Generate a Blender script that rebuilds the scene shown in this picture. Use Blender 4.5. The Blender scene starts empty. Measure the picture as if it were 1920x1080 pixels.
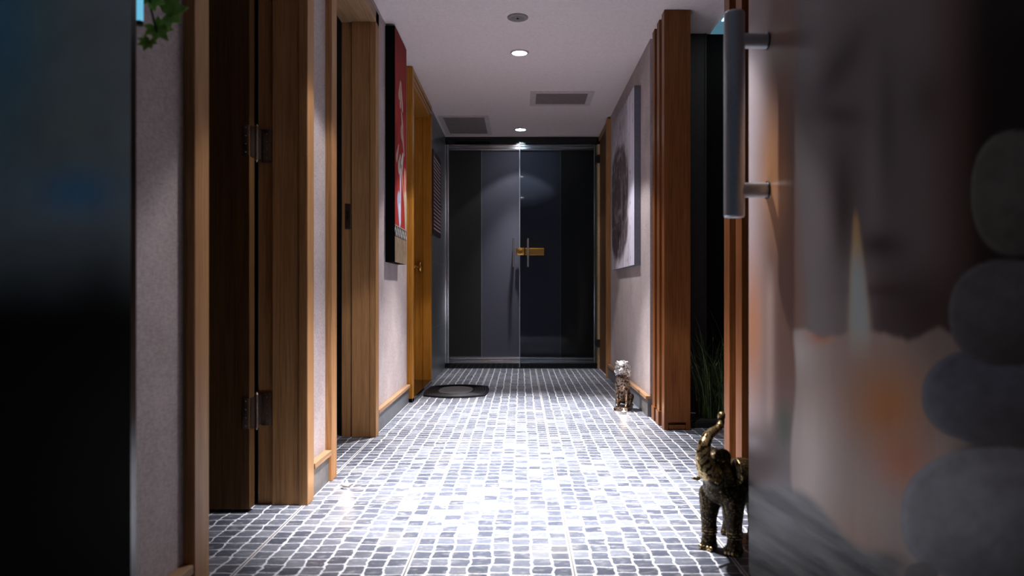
import bpy, bmesh, math, random
import numpy as np
from mathutils import Vector, Matrix, noise as mnoise
random.seed(7)
S = bpy.context.scene
COL = S.collection
PI = math.pi

# ------------------------------------------------------------------ camera, light, exposure
CAMZ = 0.80
cam_d = bpy.data.cameras.new('camera'); cam = bpy.data.objects.new('camera', cam_d); COL.objects.link(cam)
cam.location = (0, 0, CAMZ); cam.rotation_euler = (PI/2, 0, 0)
cam_d.sensor_width = 36; cam_d.lens = 1350/1920*36
cam_d.shift_x = -17/1920; cam_d.shift_y = 8/1920
cam_d.clip_start = 0.05
cam_d.dof.use_dof = True; cam_d.dof.focus_distance = 4.6; cam_d.dof.aperture_fstop = 3.2
S.camera = cam
S.view_settings.view_transform = 'Standard'; S.view_settings.look = 'None'
S.view_settings.gamma = 1; S.view_settings.use_curve_mapping = False
S.view_settings.exposure = 0.0
W = bpy.data.worlds.new('world'); S.world = W; W.use_nodes = True
W.node_tree.nodes['Background'].inputs[0].default_value = (0.35, 0.55, 0.8, 1)
W.node_tree.nodes['Background'].inputs[1].default_value = 0.05
CORE = math.radians(60)
LAMP_COL = (1.0, 0.955, 0.955)
CONE = math.radians(92)             # recessed lamps: full beam angle
LAMPS = [(0.0, 2.68, 66, 1600, 56, 0.14, 6), (-0.01, 4.92, 92, 1150, 60, 0.2, -8), (-0.005, 7.235, 14, 150, 60, 0.06, 0)]   # x, y, spill W, core W, core angle, edge softness, tilt
ZC = 2.44

# ------------------------------------------------------------------ node helpers
def new_mat(name):
    m = bpy.data.materials.new(name); m.use_nodes = True
    return m, m.node_tree, m.node_tree.nodes['Principled BSDF']
class NT:
    def __init__(s, nt): s.nt = nt
    def n(s, t, **kw):
        d = s.nt.nodes.new(t)
        for k, v in kw.items(): setattr(d, k, v)
        return d
    def link(s, a, b): s.nt.links.new(a, b)
    def set(s, sock, v):
        if hasattr(v, 'is_output') or isinstance(v, bpy.types.NodeSocket): s.link(v, sock)
        else: sock.default_value = v
    def math(s, op, a, b=0.0, c=0.0, clamp=False):
        d = s.n('ShaderNodeMath', operation=op); d.use_clamp = clamp
        s.set(d.inputs[0], a); s.set(d.inputs[1], b); s.set(d.inputs[2], c)
        return d.outputs[0]
    def coord(s, scale=(1, 1, 1)):
        tc = s.n('ShaderNodeTexCoord'); mp = s.n('ShaderNodeMapping')
        s.link(tc.outputs['Object'], mp.inputs[0]); mp.inputs['Scale'].default_value = scale
        return mp.outputs[0]
    def noise(s, vec, scale, detail=3, rough=0.5, w=None):
        d = s.n('ShaderNodeTexNoise'); s.link(vec, d.inputs['Vector'])
        d.inputs['Scale'].default_value = scale; d.inputs['Detail'].default_value = detail
        d.inputs['Roughness'].default_value = rough
        return d.outputs[0], d.outputs[1]
    def ramp(s, fac, stops):
        d = s.n('ShaderNodeValToRGB'); e = d.color_ramp.elements
        while len(e) < len(stops): e.new(0.5)
        for el, (p, c) in zip(e, stops): el.position = p; el.color = (*c, 1) if len(c) == 3 else c
        s.link(fac, d.inputs[0]); return d.outputs[0]
    def mix(s, fac, a, b, mode='MIX'):
        d = s.n('ShaderNodeMix', data_type='RGBA', blend_type=mode)
        s.set(d.inputs[0], fac)
        s.set(d.inputs[6], (*a, 1) if isinstance(a, tuple) and len(a) == 3 else a)
        s.set(d.inputs[7], (*b, 1) if isinstance(b, tuple) and len(b) == 3 else b)
        return d.outputs[2]
    def bump(s, h, strength, dist, target):
        d = s.n('ShaderNodeBump'); s.link(h, d.inputs['Height'])
        d.inputs['Strength'].default_value = strength; d.inputs['Distance'].default_value = dist
        s.link(d.outputs[0], target)

def plain(name, col, rough=0.5, metal=0.0, spec=0.5, nscale=40, namp=0.12, bump=0.0, emis=None, estr=0):
    m, nt, b = new_mat(name); t = NT(nt)
    f, _ = t.noise(t.coord(), nscale, 4, 0.6)
    lo = tuple(max(0, c*(1-namp)) for c in col); hi = tuple(min(1, c*(1+namp)) for c in col)
    t.link(t.ramp(f, [(0.3, lo), (0.7, hi)]), b.inputs['Base Color'])
    b.inputs['Roughness'].default_value = rough; b.inputs['Metallic'].default_value = metal
    b.inputs['Specular IOR Level'].default_value = spec
    if bump: t.bump(f, bump, 0.002, b.inputs['Normal'])
    if emis: b.inputs['Emission Color'].default_value = (*emis, 1); b.inputs['Emission Strength'].default_value = estr
    return m
def wood(name, dark, light, axis='z', rough=0.5, spec=0.22):
    m, nt, b = new_mat(name); t = NT(nt)
    sc = {'z': (1, 1, 0.025), 'y': (1, 0.025, 1), 'x': (0.025, 1, 1)}[axis]
    v = t.coord(sc)
    f, _ = t.noise(v, 210, 5, 0.62)
    g, _ = t.noise(v, 28, 3, 0.5)
    k = t.math('ADD', t.math('MULTIPLY', f, 0.65), t.math('MULTIPLY', g, 0.35))
    t.link(t.ramp(k, [(0.36, dark), (0.62, light)]), b.inputs['Base Color'])
    b.inputs['Roughness'].default_value = rough; b.inputs['Specular IOR Level'].default_value = spec
    t.bump(f, 0.25, 0.001, b.inputs['Normal'])
    return m
def painted(name, rough=0.5, spec=0.4, bumpn=0.0):
    m, nt, b = new_mat(name); t = NT(nt)
    a = t.n('ShaderNodeVertexColor'); a.layer_name = 'Col'
    t.link(a.outputs[0], b.inputs['Base Color'])
    b.inputs['Roughness'].default_value = rough; b.inputs['Specular IOR Level'].default_value = spec
    if bumpn:
        f, _ = t.noise(t.coord(), 500, 2, 0.5); t.bump(f, bumpn, 0.001, b.inputs['Normal'])
    return m
def thin_glass(name, tint, rough=0.02, ior=1.45):
    m = bpy.data.materials.new(name); m.use_nodes = True; nt = m.node_tree; t = NT(nt)
    for n in list(nt.nodes):
        if n.type == 'BSDF_PRINCIPLED': nt.nodes.remove(n)
    out = [n for n in nt.nodes if n.type == 'OUTPUT_MATERIAL'][0]
    tr = t.n('ShaderNodeBsdfTransparent'); tr.inputs[0].default_value = (*tint, 1)
    gl = t.n('ShaderNodeBsdfGlossy'); gl.inputs['Roughness'].default_value = rough; gl.inputs[0].default_value = (1, 1, 1, 1)
    fr = t.n('ShaderNodeFresnel'); fr.inputs[0].default_value = ior
    mx = t.n('ShaderNodeMixShader'); t.link(fr.outputs[0], mx.inputs[0]); t.link(tr.outputs[0], mx.inputs[1]); t.link(gl.outputs[0], mx.inputs[2])
    t.link(mx.outputs[0], out.inputs[0]); return m

def wallpaper(name, lo, hi):
    m, nt, b = new_mat(name); t = NT(nt)
    f1, _ = t.noise(t.coord((1, 1, 0.12)), 420, 3, 0.6)
    f2, _ = t.noise(t.coord((1, 0.12, 1)), 420, 3, 0.6)
    f3, _ = t.noise(t.coord(), 5, 3, 0.5)
    k = t.math('ADD', t.math('MULTIPLY', f1, 0.4), t.math('ADD', t.math('MULTIPLY', f2, 0.4), t.math('MULTIPLY', f3, 0.2)))
    t.link(t.ramp(k, [(0.4, lo), (0.6, hi)]), b.inputs['Base Color'])
    b.inputs['Roughness'].default_value = 0.8; b.inputs['Specular IOR Level'].default_value = 0.2
    t.bump(k, 0.4, 0.001, b.inputs['Normal'])
    return m

def floor_mat():
    m, nt, b = new_mat('cobble_floor'); t = NT(nt)
    P = 0.0605
    tc = t.n('ShaderNodeTexCoord'); base = tc.outputs['Object']
    sep = t.n('ShaderNodeSeparateXYZ'); t.link(base, sep.inputs[0])
    _, nc = t.noise(base, 9.0, 2, 0.5); ns = t.n('ShaderNodeSeparateXYZ'); t.link(nc, ns.inputs[0])
    _, nc2 = t.noise(base, 42.0, 2, 0.5); ns2 = t.n('ShaderNodeSeparateXYZ'); t.link(nc2, ns2.inputs[0])
    def warp(c, i):
        a = t.math('MULTIPLY_ADD', ns.outputs[i], 0.026 if i == 0 else 0.014, -0.013 if i == 0 else -0.007)
        c2 = t.math('MULTIPLY_ADD', ns2.outputs[i], 0.014 if i == 0 else 0.006, -0.007 if i == 0 else -0.003)
        return t.math('ADD', c, t.math('ADD', a, c2))
    x = t.math('ADD', warp(sep.outputs[0], 0), 8*P*2-0.152)
    y = warp(sep.outputs[1], 1)
    u = t.math('DIVIDE', x, P); cu = t.math('FLOOR', u)
    wn = t.n('ShaderNodeTexWhiteNoise', noise_dimensions='1D'); t.link(cu, wn.inputs['W'])
    v = t.math('ADD', t.math('DIVIDE', y, P), t.math('MULTIPLY', wn.outputs[0], 0.45))
    # unequal stone lengths
    cv0 = t.math('FLOOR', v)
    fu = t.math('SUBTRACT', u, cu); fv = t.math('SUBTRACT', v, cv0)
    cmb = t.n('ShaderNodeCombineXYZ'); t.link(cu, cmb.inputs[0]); t.link(cv0, cmb.inputs[1])
    wn2 = t.n('ShaderNodeTexWhiteNoise', noise_dimensions='2D'); t.link(cmb.outputs[0], wn2.inputs['Vector'])
    a = t.math('ABSOLUTE', t.math('MULTIPLY_ADD', fu, 2, -1)); c = t.math('ABSOLUTE', t.math('MULTIPLY_ADD', fv, 2, -1))
    e = t.math('ADD', t.math('POWER', a, 9), t.math('POWER', t.math('MULTIPLY', c, 0.985), 11))
    fine, _ = t.noise(base, 120, 3, 0.6)
    e = t.math('ADD', e, t.math('MULTIPLY_ADD', fine, 0.5, -0.25))
    grout = t.math('MULTIPLY', t.math('SUBTRACT', e, 0.33), 5.5, clamp=True)
    tone = t.math('MULTIPLY_ADD', wn2.outputs[0], 0.55, t.math('MULTIPLY', fine, 0.45))
    stone = t.ramp(tone, [(0.15, (0.048, 0.056, 0.082)), (0.5, (0.085, 0.098, 0.132)), (0.85, (0.19, 0.208, 0.25))])
    sc, _ = t.noise(t.coord((1.0, 2.2, 1)), 22, 5, 0.7)
    scuff = t.ramp(sc, [(0.52, (0, 0, 0)), (0.70, (1, 1, 1))])
    stone = t.mix(t.math('MULTIPLY', scuff, 0.6), stone, (0.42, 0.42, 0.44))
    st, _ = t.noise(base, 3.5, 3, 0.6)
    stone = t.mix(t.math('MULTIPLY', t.ramp(st, [(0.56, (0, 0, 0)), (0.68, (1, 1, 1))]), 0.25), stone, (0.30, 0.28, 0.24))
    gcol = t.ramp(fine, [(0.3, (0.55, 0.57, 0.62)), (0.7, (0.78, 0.80, 0.86))])
    col = t.mix(grout, stone, gcol)
    # thin straight joints between the mesh-backed sheets
    M = 8*P
    jx = t.math('ABSOLUTE', t.math('SUBTRACT', t.math('FRACT', t.math('DIVIDE', t.math('ADD', sep.outputs[0], 8*P*2-0.152+M/2), M)), 0.5))
    jl = t.math('LESS_THAN', jx, 0.0022/M)
    jy = t.math('ABSOLUTE', t.math('SUBTRACT', t.math('FRACT', t.math('DIVIDE', t.math('ADD', sep.outputs[1], -2.466+M/2), M)), 0.5))
    jyl = t.math('LESS_THAN', jy, 0.0032/M)
    jw = t.math('LESS_THAN', jx, 0.0065/M)
    col = t.mix(t.math('MULTIPLY', jyl, 0.6), col, (0.58, 0.58, 0.6))
    col = t.mix(jw, col, (0.62, 0.62, 0.65))
    col = t.mix(jl, col, (0.10, 0.085, 0.075))
    t.link(col, b.inputs['Base Color'])
    t.link(t.math('MULTIPLY_ADD', grout, 0.25, t.math('MULTIPLY_ADD', fine, 0.25, 0.30)), b.inputs['Roughness'])
    b.inputs['Specular IOR Level'].default_value = 0.5
    h = t.math('ADD', t.math('MULTIPLY', grout, -1.0), t.math('MULTIPLY', fine, 0.5))
    t.bump(h, 0.35, 0.0025, b.inputs['Normal'])
    return m

M = {}
M['floor'] = floor_mat()
M['ceil'] = plain('ceiling_paint', (0.82, 0.73, 0.74), 0.9, nscale=60, namp=0.06, bump=0.15, spec=0.1)
M['wallpaper'] = wallpaper('woven_wallpaper', (0.32, 0.265, 0.265), (0.52, 0.45, 0.45))
M['walnut'] = wood('brown_wood', (0.135, 0.066, 0.026), (0.27, 0.140, 0.060))
M['walnut_y'] = wood('brown_wood_lengthwise', (0.22, 0.125, 0.065), (0.40, 0.245, 0.14), 'y')
M['walnut_l'] = wood('pale_brown_wood', (0.27, 0.130, 0.050), (0.47, 0.25, 0.105))
M['doorwood'] = wood('door_wood', (0.06, 0.028, 0.009), (0.125, 0.062, 0.022))
M['oak'] = wood('honey_wood', (0.27, 0.105, 0.012), (0.48, 0.205, 0.028), rough=0.3)
M['oak_y'] = wood('honey_wood_lengthwise', (0.26, 0.115, 0.022), (0.46, 0.215, 0.048), 'y', rough=0.3)
M['slat'] = wood('russet_wood', (0.120, 0.036, 0.009), (0.235, 0.082, 0.024), rough=0.4)
M['darkdoor'] = wood('dark_door_wood', (0.06, 0.028, 0.010), (0.12, 0.058, 0.022))
M['skirt'] = plain('grey_stone_skirting', (0.10, 0.105, 0.115), 0.45, nscale=30, namp=0.25)
M['plaster'] = plain('plaster', (0.35, 0.32, 0.32), 0.9)
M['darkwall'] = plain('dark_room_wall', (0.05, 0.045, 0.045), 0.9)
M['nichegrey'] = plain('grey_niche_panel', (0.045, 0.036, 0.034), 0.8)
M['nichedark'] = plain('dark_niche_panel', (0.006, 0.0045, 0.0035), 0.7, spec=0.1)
M['black'] = plain('black', (0.006, 0.006, 0.007), 0.5)
M['granite'] = plain('polished_black_granite', (0.008, 0.009, 0.009), 0.08, nscale=300, namp=0.6)
M['chrome'] = plain('chrome', (0.66, 0.67, 0.70), 0.24, 0.95, namp=0.03)
M['steel'] = plain('brushed_steel', (0.55, 0.62, 0.70), 0.45, 0.85, nscale=200, namp=0.08)
M['hinge'] = plain('satin_hinge_steel', (0.20, 0.155, 0.13), 0.4, 1.0, nscale=90, namp=0.2)
M['brass'] = plain('brass', (0.62, 0.36, 0.10), 0.25, 1.0, nscale=120, namp=0.25)
M['aluminium'] = plain('aluminium', (0.75, 0.75, 0.76), 0.35, 1.0)
M['cream'] = plain('cream_metal', (0.70, 0.50, 0.30), 0.45, 0.0)
M['film'] = plain('frosted_grey_film', (0.095, 0.100, 0.134), 0.8, namp=0.02, spec=0.02)
M['filmedge'] = plain('film_edge', (0.16, 0.17, 0.19), 0.5)
M['glass'] = thin_glass('clear_glass', (0.78, 0.84, 0.84), 0.25, 1.2)
M['smoked'] = thin_glass('smoked_glass', (0.80, 0.84, 0.86), 0.03, 1.14)
M['lens'] = plain('lamp_lens', (1, 1, 1), 0.5, emis=(0.95, 0.96, 1.0), estr=60)
M['whitemetal'] = plain('white_metal', (0.55, 0.53, 0.54), 0.5)
M['greymetal'] = plain('grey_metal', (0.20, 0.19, 0.19), 0.5)
M['vent'] = plain('vent_louvre', (0.19, 0.16, 0.155), 0.7)
M['ventframe'] = plain('vent_frame', (0.62, 0.55, 0.56), 0.7)
M['bluelamp'] = plain('blue_ceiling_panel', (0.1, 0.2, 0.25), 0.5, emis=(0.13, 0.33, 0.46), estr=0.45)
M['tube'] = plain('white_tube', (1, 1, 1), 0.5, emis=(0.8, 0.95, 1.0), estr=2.5)
M['wax'] = plain('white_wax', (0.85, 0.8, 0.72), 0.5, emis=(1.0, 0.72, 0.45), estr=0.9)
M['flame'] = plain('candle_flame', (1, 0.8, 0.5), 0.5, emis=(1.0, 0.85, 0.7), estr=40)
M['rubber'] = plain('black_rubber', (0.014, 0.014, 0.018), 0.85, namp=0.3, spec=0.2)
M['carpet'] = plain('grey_carpet', (0.11, 0.105, 0.115), 0.95, nscale=400, namp=0.5, bump=0.5)
M['canvas_black'] = plain('black_canvas_edge', (0.004, 0.004, 0.005), 0.9, spec=0.05)
M['canvas_grey'] = plain('grey_canvas_edge', (0.12, 0.12, 0.15), 0.9)
M['paint'] = painted('painted_canvas', 0.75, 0.2, 0.3)
M['print'] = painted('printed_glass', 0.30, 0.06)
M['printleft'] = painted('printed_glass_dark', 0.6, 0.01)
M['glassedge'] = plain('dark_glass_edge', (0.006, 0.010, 0.012), 0.15)
M['leaf'] = plain('green_leaf', (0.30, 0.38, 0.05), 0.5, nscale=60, namp=0.35)
M['grassleaf'] = plain('grass_blade', (0.035, 0.060, 0.014), 0.45, nscale=25, namp=0.5)
M['grasslight'] = plain('pale_grass_blade', (0.13, 0.18, 0.04), 0.45, nscale=25, namp=0.3)
M['stem'] = plain('brown_stem', (0.05, 0.035, 0.02), 0.7)
M['soil'] = plain('dark_gravel', (0.02, 0.018, 0.016), 0.9, nscale=120, namp=0.8, bump=0.8)

def tile_wall_mat():
    m, nt, b = new_mat('grey_wall_tile'); t = NT(nt)
    tc = t.n('ShaderNodeTexCoord'); sep = t.n('ShaderNodeSeparateXYZ'); t.link(tc.outputs['Object'], sep.inputs[0])
    f, _ = t.noise(tc.outputs['Object'], 12, 4, 0.6)
    base = t.ramp(f, [(0.3, (0.085, 0.10, 0.115)), (0.7, (0.14, 0.16, 0.18))])
    jz = t.math('LESS_THAN', t.math('ABSOLUTE', t.math('SUBTRACT', t.math('FRACT', t.math('DIVIDE', t.math('SUBTRACT', sep.outputs[2], 1.08-0.6-0.3+0.6), 0.6)), 0.5)), 0.004)
    t.link(t.mix(jz, base, (0.28, 0.29, 0.3)), b.inputs['Base Color'])
    b.inputs['Roughness'].default_value = 0.3
    return m
M['tile'] = tile_wall_mat()

def ornate(name, dark, gold, scale, rough=0.38, lo=0.22, hi=0.42, metal=0.85):
    m, nt, b = new_mat(name); t = NT(nt)
    v = t.n('ShaderNodeTexVoronoi'); t.link(t.coord(), v.inputs['Vector']); v.inputs['Scale'].default_value = scale
    r = t.math('ABSOLUTE', t.math('SUBTRACT', v.outputs['Distance'], 0.36))
    f, _ = t.noise(t.coord(), scale*1.6, 4, 0.7)
    k = t.math('ADD', r, t.math('MULTIPLY_ADD', f, 0.5, -0.2))
    t.link(t.ramp(k, [(lo-0.08, gold), (hi-0.04, dark)]), b.inputs['Base Color'])
    b.inputs['Metallic'].default_value = metal; b.inputs['Roughness'].default_value = rough
    t.bump(k, -0.8, 0.002, b.inputs['Normal'])
    return m
M['eleph'] = ornate('engraved_antique_gold', (0.020, 0.013, 0.006), (0.55, 0.40, 0.17), 120, lo=0.06, hi=0.14, metal=0.7, rough=0.42)
M['gold'] = ornate('worn_gold', (0.07, 0.045, 0.015), (0.74, 0.56, 0.28), 85, 0.35, 0.20, 0.36)
M['bronze'] = ornate('dark_bronze', (0.03, 0.020, 0.015), (0.26, 0.20, 0.16), 80, 0.35)
M['silver'] = ornate('silvered_mane', (0.05, 0.045, 0.045), (0.60, 0.58, 0.59), 90, 0.4, 0.22, 0.50)

# ------------------------------------------------------------------ mesh helpers
def link(name, me, mat, parent=None, world=True):
    o = bpy.data.objects.new(name, me); COL.objects.link(o)
    if mat is not None:
        for mm in (mat if isinstance(mat, list) else [mat]): me.materials.append(mm)
    if parent is not None:
        o.parent = parent
        if world and parent.type == 'EMPTY': o.location = tuple(-c for c in parent.location)
    return o
class MB:
    def __init__(s): s.bm = bmesh.new()
    def box(s, x0, x1, y0, y1, z0, z1, bev=0.0, mi=0):
        r = bmesh.ops.create_cube(s.bm, size=1)
        vs = r['verts']
        bmesh.ops.scale(s.bm, vec=(x1-x0, y1-y0, z1-z0), verts=vs)
        bmesh.ops.translate(s.bm, vec=((x0+x1)/2, (y0+y1)/2, (z0+z1)/2), verts=vs)
        if bev:
            es = list({e for v in vs for e in v.link_edges})
            bmesh.ops.bevel(s.bm, geom=es, offset=bev, segments=2, affect='EDGES', profile=0.5)
        return s
    def cyl(s, p0, p1, r0, r1=None, seg=24, caps=True):
        p0 = Vector(p0); p1 = Vector(p1); r1 = r0 if r1 is None else r1
        d = p1-p0; q = d.to_track_quat('Z', 'Y').to_matrix().to_4x4()
        bmesh.ops.create_cone(s.bm, cap_ends=caps, segments=seg, radius1=r0, radius2=r1, depth=d.length,
                              matrix=Matrix.Translation((p0+p1)/2) @ q)
        return s
    def sph(s, c, r, sc=(1, 1, 1), sub=3, rot=None):
        mt = Matrix.Translation(c) @ (rot or Matrix.Identity(4)) @ Matrix.Diagonal((*sc, 1))
        bmesh.ops.create_icosphere(s.bm, subdivisions=sub, radius=r, matrix=mt); return s
    def lathe(s, prof, seg=32, c=(0, 0, 0)):
        rings = []
        for (r, z) in prof:
            rings.append([s.bm.verts.new((c[0]+r*math.cos(2*PI*i/seg), c[1]+r*math.sin(2*PI*i/seg), c[2]+z)) for i in range(seg)])
        for a, b in zip(rings, rings[1:]):
            for i in range(seg):
                j = (i+1) % seg; s.bm.faces.new((a[i], a[j], b[j], b[i]))
        for rg in (rings[0], rings[-1]):
            try: s.bm.faces.new(rg)
            except Exception: pass
        return s
    def chain(s, pts, sub=10):
        """overlapping spheres along a polyline [(x,y,z,r)...]"""
        for a, b in zip(pts, pts[1:]):
            for i in range(sub+1):
                k = i/sub; p = [a[j]*(1-k)+b[j]*k for j in range(4)]
                bmesh.ops.create_icosphere(s.bm, subdivisions=2, radius=p[3], matrix=Matrix.Translation(p[:3]))
        return s
    def poly(s, pts):
        s.bm.faces.new([s.bm.verts.new(p) for p in pts]); return s
    def prism(s, pts, d):
        """closed polygon pts (3D) extruded by vector d"""
        a = [s.bm.verts.new(p) for p in pts]; b = [s.bm.verts.new(Vector(p)+Vector(d)) for p in pts]
        s.bm.faces.new(a); s.bm.faces.new(b[::-1]); n = len(a)
        for i in range(n): s.bm.faces.new((a[i], b[i], b[(i+1) % n], a[(i+1) % n]))
        return s
    def mesh(s, name, smooth=False):
        bmesh.ops.recalc_face_normals(s.bm, faces=s.bm.faces[:])
        me = bpy.data.meshes.new(name); s.bm.to_mesh(me); s.bm.free()
        if smooth: me.polygons.foreach_set('use_smooth', [True]*len(me.polygons))
        return me
    def build(s, name, mat, parent=None, smooth=False, world=True):
        return link(name, s.mesh(name, smooth), mat, parent, world)
def struct(o): o['kind'] = 'structure'; return o
def empty(name, loc=(0, 0, 0), label=None, cat=None, group=None, rz=0):
    o = bpy.data.objects.new(name, None); COL.objects.link(o); o.location = loc; o.rotation_euler = (0, 0, rz)
    o.empty_display_size = 0.1
    return tag(o, label, cat, group)
def tag(o, label=None, cat=None, group=None):
    if label: o['label'] = label
    if cat: o['category'] = cat
    if group: o['group'] = group
    return o
def copy_tree(o, parent=None):
    c = o.copy(); COL.objects.link(c); c.parent = parent
    for ch in list(o.children): copy_tree(ch, c)
    return c
def autosmooth(o, deg=35):
    me = o.data
    me.polygons.foreach_set('use_smooth', [True]*len(me.polygons))
    bm = bmesh.new(); bm.from_mesh(me)
    for e in bm.edges:
        if len(e.link_faces) == 2 and e.calc_face_angle(0) > math.radians(deg): e.smooth = False
    bm.to_mesh(me); bm.free(); return o
def fuse(mb, name, voxel, smooth=6):
    """weld overlapping closed shapes into one continuous skin"""
    me0 = mb.mesh(name+'_raw'); t = bpy.data.objects.new('tmp', me0); COL.objects.link(t)
    md = t.modifiers.new('r', 'REMESH'); md.mode = 'VOXEL'; md.voxel_size = voxel; md.use_smooth_shade = True
    sm = t.modifiers.new('s', 'SMOOTH'); sm.factor = 0.5; sm.iterations = smooth
    dg = bpy.context.evaluated_depsgraph_get(); dg.update()
    me = bpy.data.meshes.new_from_object(t.evaluated_get(dg)); me.name = name
    bpy.data.objects.remove(t); bpy.data.meshes.remove(me0)
    me.polygons.foreach_set('use_smooth', [True]*len(me.polygons))
    return me
def grid_paint(name, P00, P10, P01, nu, nv, fn, mat, parent, nrm):
    """flat picture: corner, u-corner, v-corner; fn(u, v) -> rgb array (linear)"""
    u, v = np.meshgrid(np.linspace(0, 1, nu), np.linspace(0, 1, nv))
    P00, P10, P01 = map(np.array, (P00, P10, P01))
    co = P00 + u[..., None]*(P10-P00) + v[..., None]*(P01-P00)
    rgb = np.clip(fn(u, v), 0, 1)
    i = np.arange(nu*nv).reshape(nv, nu)
    f = np.stack([i[:-1, :-1], i[:-1, 1:], i[1:, 1:], i[1:, :-1]], -1).reshape(-1, 4)
    n = np.cross(P10-P00, P01-P00)
    if np.dot(n, nrm) < 0: f = f[:, ::-1]
    me = bpy.data.meshes.new(name)
    me.vertices.add(nu*nv); me.vertices.foreach_set('co', co.reshape(-1).astype(np.float32))
    me.loops.add(f.size); me.loops.foreach_set('vertex_index', f.reshape(-1).astype(np.int32))
    me.polygons.add(len(f)); me.polygons.foreach_set('loop_start', np.arange(0, f.size, 4, dtype=np.int32))
    me.update(calc_edges=True)
    a = me.color_attributes.new('Col', 'FLOAT_COLOR', 'POINT')
    rgba = np.concatenate([rgb, np.ones_like(rgb[..., :1])], -1)
    a.data.foreach_set('color', rgba.reshape(-1).astype(np.float32))
    return link(name, me, mat, parent)
def ss(a, b, x): t = np.clip((x-a)/(b-a), 0, 1); return t*t*(3-2*t)
def vnoise(x, y, seed=0):
    xi = np.floor(x); yi = np.floor(y); fx = x-xi; fy = y-yi; fx = fx*fx*(3-2*fx); fy = fy*fy*(3-2*fy)
    def h(a, b):
        s = np.sin(a*127.1+b*311.7+seed*74.7)*43758.5453; return s-np.floor(s)
    return (h(xi, yi)*(1-fx)+h(xi+1, yi)*fx)*(1-fy)+(h(xi, yi+1)*(1-fx)+h(xi+1, yi+1)*fx)*fy
def fbm(x, y, seed=0, o=4):
    r = 0; a = 0.5
    for k in range(o): r = r+a*vnoise(x*2**k, y*2**k, seed+k); a *= 0.5
    return r
def lerp(c, k, d): return c*(1-k[..., None])+np.array(d)*k[..., None]
def srgb(*c): return tuple((x/255/12.92 if x/255 <= 0.04045 else ((x/255+0.055)/1.055)**2.4) for x in c)

# ------------------------------------------------------------------ the shell
XW = 0.828     # wallpaper plane
XF = 0.80      # face of trims
YE = 7.60      # end wall
struct(MB().box(-2.6, 2.6, -1.2, 8.6, -0.12, 0.0).build('floor', M['floor']))
struct(MB().box(-2.6, 2.6, -0.3, 8.6, ZC, ZC+0.1).build('ceiling', M['ceil']))
wl = struct(MB().box(-1.0, -XW, 0.35, 1.765, 0, ZC).build('wall_left', M['wallpaper']))
struct(MB().box(-1.0, -XW, 2.78, 3.045, 0, ZC).build('wall_left', M['wallpaper']))
struct(MB().box(-1.0, -XW, 4.05, 5.215, 0, ZC).build('wall_left', M['wallpaper']))
struct(MB().box(-1.0, -XW, 1.765, 2.78, 2.36, ZC).build('wall_left', M['wallpaper']))
struct(MB().box(-1.0, -XW, 3.045, 4.05, 2.36, ZC).build('wall_left', M['wallpaper']))
struct(MB().box(-1.0, -XF, 6.36, 7.66, 0, ZC).build('wall_left', M['tile']))
# rooms beyond the left openings
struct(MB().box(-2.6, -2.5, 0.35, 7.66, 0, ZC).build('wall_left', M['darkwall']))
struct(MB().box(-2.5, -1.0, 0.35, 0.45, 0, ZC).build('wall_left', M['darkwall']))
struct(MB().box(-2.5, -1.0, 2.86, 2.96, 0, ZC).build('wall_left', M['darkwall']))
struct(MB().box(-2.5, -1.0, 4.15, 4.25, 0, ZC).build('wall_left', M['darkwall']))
# right side
struct(MB().box(XW+0.007, 1.04, 4.66, 6.72, 0, ZC).build('wall_right', M['wallpaper']))
struct(MB().box(XW+0.02, 1.04, 6.72, 7.66, 0, ZC).build('wall_right', M['plaster']))
struct(MB().box(1.0, 1.1, -0.3, 2.35, 0, ZC).build('wall_right', M['darkwall']))
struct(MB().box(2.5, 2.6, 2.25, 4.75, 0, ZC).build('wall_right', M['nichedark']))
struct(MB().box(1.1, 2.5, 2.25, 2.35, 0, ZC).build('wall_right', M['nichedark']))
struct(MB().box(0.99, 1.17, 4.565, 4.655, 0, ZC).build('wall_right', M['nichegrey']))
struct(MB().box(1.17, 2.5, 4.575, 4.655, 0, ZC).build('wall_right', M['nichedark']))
struct(MB().box(1.165, 1.175, 4.560, 4.575, 0, ZC).build('trim_1', M['nichegrey']))
# end wall: lintel, sill, dark lining behind the glass
struct(MB().box(-1.0, 1.04, 7.60, 7.70, 2.354, ZC).build('wall_far', M['granite']))
struct(MB().box(-1.0, 1.04, 7.95, 8.05, 0, ZC).build('wall_far', M['black']))
struct(MB().box(-0.822, 0.80, 7.555, 7.70, 0.0, 0.051).build('trim_2', M['granite']))

# skirting (grey stone) and its wooden rail, left and right
def skirting(side, y0, y1, n):
    s = -1 if side == 'left' else 1
    xa, xb = sorted((s*0.812, s*(XW+0.004)))
    struct(MB().box(xa, xb, y0, y1, 0, 0.112).build('baseboard_'+side, M['skirt']))
    xa, xb = sorted((s*XF, s*(XW+0.004)))
    struct(MB().box(xa, xb, y0, y1, 0.112, 0.134, 0.002).build('trim_%d' % n, M['walnut_y']))
skirting('left', 0.40, 1.76, 3); skirting('left', 2.80, 3.04, 4); skirting('left', 4.062, 5.205, 5)
skirting('right', 4.62, 6.70, 6)

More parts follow.
